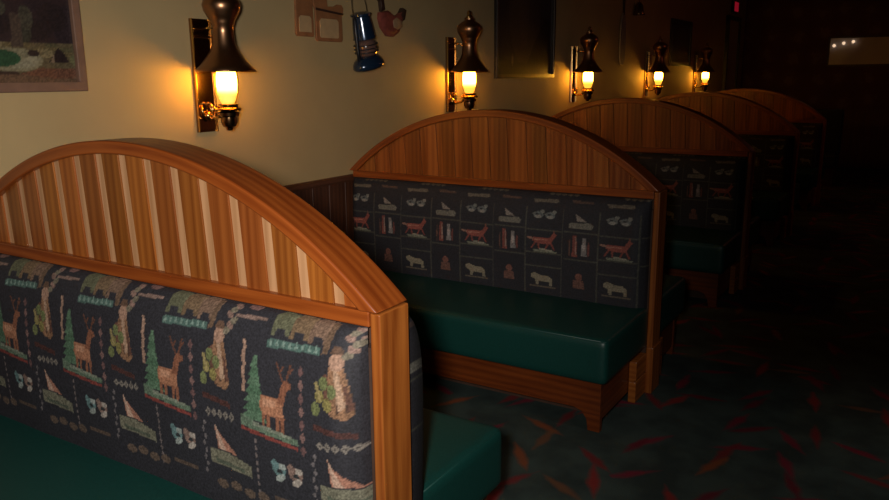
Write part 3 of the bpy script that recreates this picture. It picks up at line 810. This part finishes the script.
def dusk_print(Y, Z):
    k = Canvas(Y, Z, (.026, .019, .022), 6)
    k.ell(5.75, 2.0, .28, .42, (.055, .038, .036), .2); k.poly([(5.6, 2.3), (5.85, 2.3), (5.78, 1.75), (5.68, 1.72)], (.075, .05, .045), .2)
    k.poly([(6.0, 2.35), (6.3, 2.4), (6.3, 1.9), (6.05, 2.0)], (.035, .032, .045), .2)
    k.poly([(5.9, 1.75), (6.12, 1.98), (6.3, 1.95), (6.3, 1.5), (5.7, 1.5)], (.012, .010, .011), .2)
    k.poly([(5.2, 1.68), (5.55, 1.62), (6.0, 1.60), (6.3, 1.5), (5.2, 1.5)], (.020, .014, .014), .2)
    k.ell(5.53, 1.635, .012, .05, (.13, .10, .10), .2)  # pale upright mark paints a lamp glint into the print
    return k.c
framed_picture('tall_print', 5.24, 6.30, 1.495, 2.42, .03, M['black_frame'], M['glossy_print'], dusk_print,
               'large dark glossy framed print between the second and third wall lamps', .01)
def far_print(Y, Z):
    k = Canvas(Y, Z, (.03, .025, .027), 7); k.ell(10.3, 1.9, .25, .2, (.05, .045, .05)); k.rect(9.8, 1.6, 10.8, 1.72, (.02, .015, .015)); return k.c
framed_picture('dark_print', 9.80, 10.74, 1.62, 2.19, .05, M['black_frame'], M['glossy_print'], far_print,
               'small far dark framed print between the fourth and fifth wall lamps', .015)

# pale framed back wall sheet; three glows added for lights reflected in its glass
t = empty('pale_board', (1.95, ROOM_Y1, 1.62), 'wide pale grey framed board on the dark back wall at far right', 'board')
b = MB(); b.box((-.64, -.03, 0), (.64, -.001, .03)); b.box((-.64, -.03, .44), (.64, -.001, .47)); b.box((-.64, -.03, .03), (-.61, -.001, .44)); b.box((.61, -.03, .03), (.64, -.001, .44))
b.build('frame', M['grey_frame'], t, bevel=.003)
b = MB(); b.box((-.61, -.018, .03), (.61, -.001, .44)); b.build('sheet', M['sheet'], t)
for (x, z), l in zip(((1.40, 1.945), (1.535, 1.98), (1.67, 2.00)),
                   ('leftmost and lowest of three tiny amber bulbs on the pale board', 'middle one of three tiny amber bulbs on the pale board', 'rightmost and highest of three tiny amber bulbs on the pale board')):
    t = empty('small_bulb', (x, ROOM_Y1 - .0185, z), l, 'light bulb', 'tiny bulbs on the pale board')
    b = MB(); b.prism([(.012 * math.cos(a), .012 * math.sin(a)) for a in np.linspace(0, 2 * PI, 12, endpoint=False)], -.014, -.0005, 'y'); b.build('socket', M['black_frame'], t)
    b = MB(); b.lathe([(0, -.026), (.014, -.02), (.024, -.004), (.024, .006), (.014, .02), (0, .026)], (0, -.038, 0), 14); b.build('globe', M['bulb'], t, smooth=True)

# ------------------------------------------------------------------ wall ornaments
def outline(parent, name, pts, x0, x1, mat, bevel=.003):
    b = MB(); b.prism(pts, x0, x1, 'x', 0, (0, 0, 1)); return b.build(name, mat, parent, bevel=bevel)
# wooden cut-outs (local y, z; origin on the wall)
t = empty('hanging_cutout', (0, 3.15, 1.722), 'plain upright orange-brown wooden cut-out with pale lower square, left of its pair', 'wall ornament', 'wooden cut-outs on the wall')
outline(t, 'board', [(-.072, .012), (-.062, 0), (.060, 0), (.066, .012), (.062, .20), (.055, .26), (-.055, .26), (-.064, .20)], .001, .014, M['cut_wood'])
outline(t, 'inlay', [(-.050, .022), (.044, .022), (.044, .092), (.03, .104), (-.036, .104), (-.050, .092)], .0142, .018, M['cut_pale'], .001)
t = empty('hanging_cutout', (0, 3.345, 1.702), 'boot-topped orange-brown wooden cut-out with pale square, right of its pair', 'wall ornament', 'wooden cut-outs on the wall')
outline(t, 'board', [(-.112, .012), (-.10, 0), (.098, 0), (.108, .012), (.106, .140), (.116, .150), (.122, .182), (.105, .198), (.07, .198), (.045, .186), (-.01, .182), (-.022, .262), (-.12, .262), (-.126, .19), (-.110, .16)], .001, .014, M['cut_wood'])
outline(t, 'inlay', [(-.085, .026), (-.075, .018), (.062, .018), (.070, .026), (.070, .105), (.055, .118), (-.07, .118), (-.085, .105)], .0142, .018, M['cut_pale'], .001)
outline(t, 'boot_strap', [(-.112, .158), (.112, .142), (.118, .153), (-.112, .171)], .0142, .017, M['bird_dark'], .001)

# blue lantern hanging slightly askew by its bail
t = empty('hanging_lantern', (0.085, 3.592, 1.563), 'blue metal barn lantern hanging from a wire on the tan wall', 'lantern')
t.rotation_euler = (math.radians(13), 0, 0)
b = MB(); b.lathe([(0, 0), (.104, .001), (.112, .010), (.109, .030), (.098, .048), (.080, .062), (.066, .070), (0, .072)], (0, 0, 0), 36); o = b.build('fuel_tank', M['blue_metal'], t, smooth=True); o.scale = (.7, 1.0, 1)
b = MB(); b.lathe([(.050, .070), (.058, .080), (.062, .112), (.058, .145), (.050, .160)], (0, 0, 0), 28); b.build('globe', M['lantern_glass'], t, smooth=True)
b = MB(); b.lathe([(.052, .158), (.066, .165), (.062, .182), (.056, .24), (.050, .285), (.058, .290), (.058, .300), (.03, .310), (0, .312)], (0, 0, 0), 28); b.build('chimney_cap', M['blue_metal'], t, smooth='auto')
b = MB()
for s_ in (-1, 1): b.tube([(0, s_ * .078, .055), (0, s_ * .077, .10), (0, s_ * .070, .19), (0, s_ * .060, .275), (0, s_ * .045, .294)], .0105, 10)
for z in (.092, .112, .132): b.tube([(.067 * math.cos(a), .067 * math.sin(a), z) for a in np.linspace(0, 2 * PI, 24)], .003, 6)
b.build('side_tube', M['lantern_dark'], t, smooth=True)
b = MB(); b.tube([(0, -.062, .28), (0, -.066, .34), (0, -.050, .42), (-.06, -.03, .47), (-.06, .03, .47), (0, .045, .42), (0, .062, .34), (0, .062, .28)], .0022, 6); b.build('bail', M['wire'], t, smooth=True)

# carved bird plaque
t = empty('hanging_bird', (0, 3.895, 1.748), 'carved red-brown bird plaque on the wall right of the blue lantern', 'wall ornament')
def relief(parent, name, pts, mat, thick):
    b = MB(); cx = sum(p[0] for p in pts) / len(pts); cz = sum(p[1] for p in pts) / len(pts)
    lay = [(.001, 1.0), (thick * .6, 1.0), (thick * .9, .85), (thick, .6)]
    rings = [[(x, cx + (p[0] - cx) * s_, cz + (p[1] - cz) * s_) for p in pts] for x, s_ in lay]
    for a, c in zip(rings, rings[1:]):
        for i in range(len(pts)):
            j = (i + 1) % len(pts); b.face([a[i], a[j], c[j], c[i]])
    b.face(rings[0][::-1]); b.face(rings[-1]); return b.build(name, mat, parent, smooth='auto')
relief(t, 'body', [(-.10, .135), (-.02, .150), (.03, .125), (.08, .130), (.135, .165), (.150, .150), (.12, .08), (.09, .03), (.03, .0), (-.03, .004), (-.085, .05), (-.105, .10)], M['bird_red'], .035)
relief(t, 'neck', [(-.085, .140), (-.045, .150), (-.055, .20), (-.06, .235), (-.082, .252), (-.115, .243), (-.14, .222), (-.112, .213), (-.092, .195)], M['bird_dark'], .025)
relief(t, 'wing', [(.0, .095), (.045, .118), (.10, .098), (.115, .062), (.06, .038), (.01, .05)], M['bird_pale'], .042)
relief(t, 'tail', [(.085, .125), (.13, .175), (.158, .165), (.135, .10)], M['bird_dark'], .038)

# paddle hanging blade down
t = empty('hanging_paddle', (0, 8.03, 1.62), 'grey canoe paddle hanging blade down right of the third wall lamp', 'paddle')
b = MB(); b.prism([(-.035, .0), (.035, .0), (.075, .05), (.085, .22), (.07, .42), (.03, .52), (-.03, .52), (-.07, .42), (-.085, .22), (-.075, .05)], .012, .026, 'x'); b.build('blade', M['paddle'], t, bevel=.004)
b = MB(); b.tube([(.02, 0, .50), (.02, 0, .80), (.02, 0, 1.0)], .013, 10); b.tube([(.02, -.05, 1.0), (.02, .05, 1.0)], .014, 10); b.build('shaft', M['bird_dark'], t, smooth=True)
b = MB(); b.tube([(.001, 0, .7), (.033, 0, .7)], .005, 6); b.build('hook', M['wire'], t)
# small metal bell hung high
t = empty('hanging_bell', (.05, 8.42, 2.14), 'small dark metal bell hanging high on the wall beside the paddle', 'wall ornament')
b = MB(); b.lathe([(.065, 0), (.068, .006), (.05, .05), (.042, .10), (.025, .13), (0, .135)], (0, 0, 0), 22); b.build('bell', M['old_brass'], t, smooth=True)
b = MB(); b.tube([(0, 0, .13), (0, 0, .20), (-.047, 0, .22)], .004, 6); b.build('hanger', M['wire'], t)

# ------------------------------------------------------------------ light
w = bpy.data.worlds.new('night'); sc.world = w; w.use_nodes = True
w.node_tree.nodes['Background'].inputs[0].default_value = (0.9, 0.5, 0.35, 1); w.node_tree.nodes['Background'].inputs[1].default_value = 0.004
fl = bpy.data.lights.new('camera_flash', 'SPOT'); fl.energy = 235; fl.color = (1.0, .93, .84); fl.shadow_soft_size = .07
fl.spot_size = math.radians(80); fl.spot_blend = 1.0
fo = bpy.data.objects.new('camera_flash', fl); COL.objects.link(fo); fo.location = (2.70, -.06, 1.58)
# ------------------------------------------------------------------ camera (solved from the photograph)
yaw, pitch, roll, f = 0.558424, 0.221510, -0.008856, 768.29
F = Vector((-math.sin(yaw) * math.cos(pitch), math.cos(yaw) * math.cos(pitch), -math.sin(pitch)))
R = Vector((math.cos(yaw), math.sin(yaw), 0)); U = R.cross(F)
R, U = R * math.cos(roll) + U * math.sin(roll), U * math.cos(roll) - R * math.sin(roll)
cam = bpy.data.cameras.new('camera'); cam.sensor_width = 36; cam.lens = f * 36 / 889; cam.clip_start = .02
co = bpy.data.objects.new('camera', cam); COL.objects.link(co)
mat = Matrix((R, U, -F)).transposed().to_4x4(); mat.translation = Vector((2.8225, 0, 1.5093)); co.matrix_world = mat
sc.camera = co
dl = bpy.data.lights.new('aisle_downlight', 'SPOT'); dl.energy = 36; dl.color = (1.0, .9, .82); dl.shadow_soft_size = .08  # added unseen spot that brightens the aisle carpet
dl.spot_size = math.radians(84); dl.spot_blend = 1.0
do = bpy.data.objects.new('aisle_downlight', dl); COL.objects.link(do); do.location = (3.15, 2.45, CEIL - .03)
# added unseen red fill for the far booths and back wall
hl = bpy.data.lights.new('house_light', 'POINT'); hl.energy = 5; hl.color = (1.0, .30, .22); hl.shadow_soft_size = .2
ho = bpy.data.objects.new('house_light', hl); COL.objects.link(ho); ho.location = (3.6, 9.0, CEIL - .25)
# the flash is aimed a little to the left of and below the picture's centre
aim = F + R * ((252 - 444.5) / f) + U * ((250 - 300) / f)
fo.rotation_euler = aim.to_track_quat('-Z', 'Y').to_euler()
sc.view_settings.view_transform = 'Standard'; sc.view_settings.look = 'None'
sc.view_settings.gamma = 1; sc.view_settings.use_curve_mapping = False
sc.view_settings.exposure = 0.0
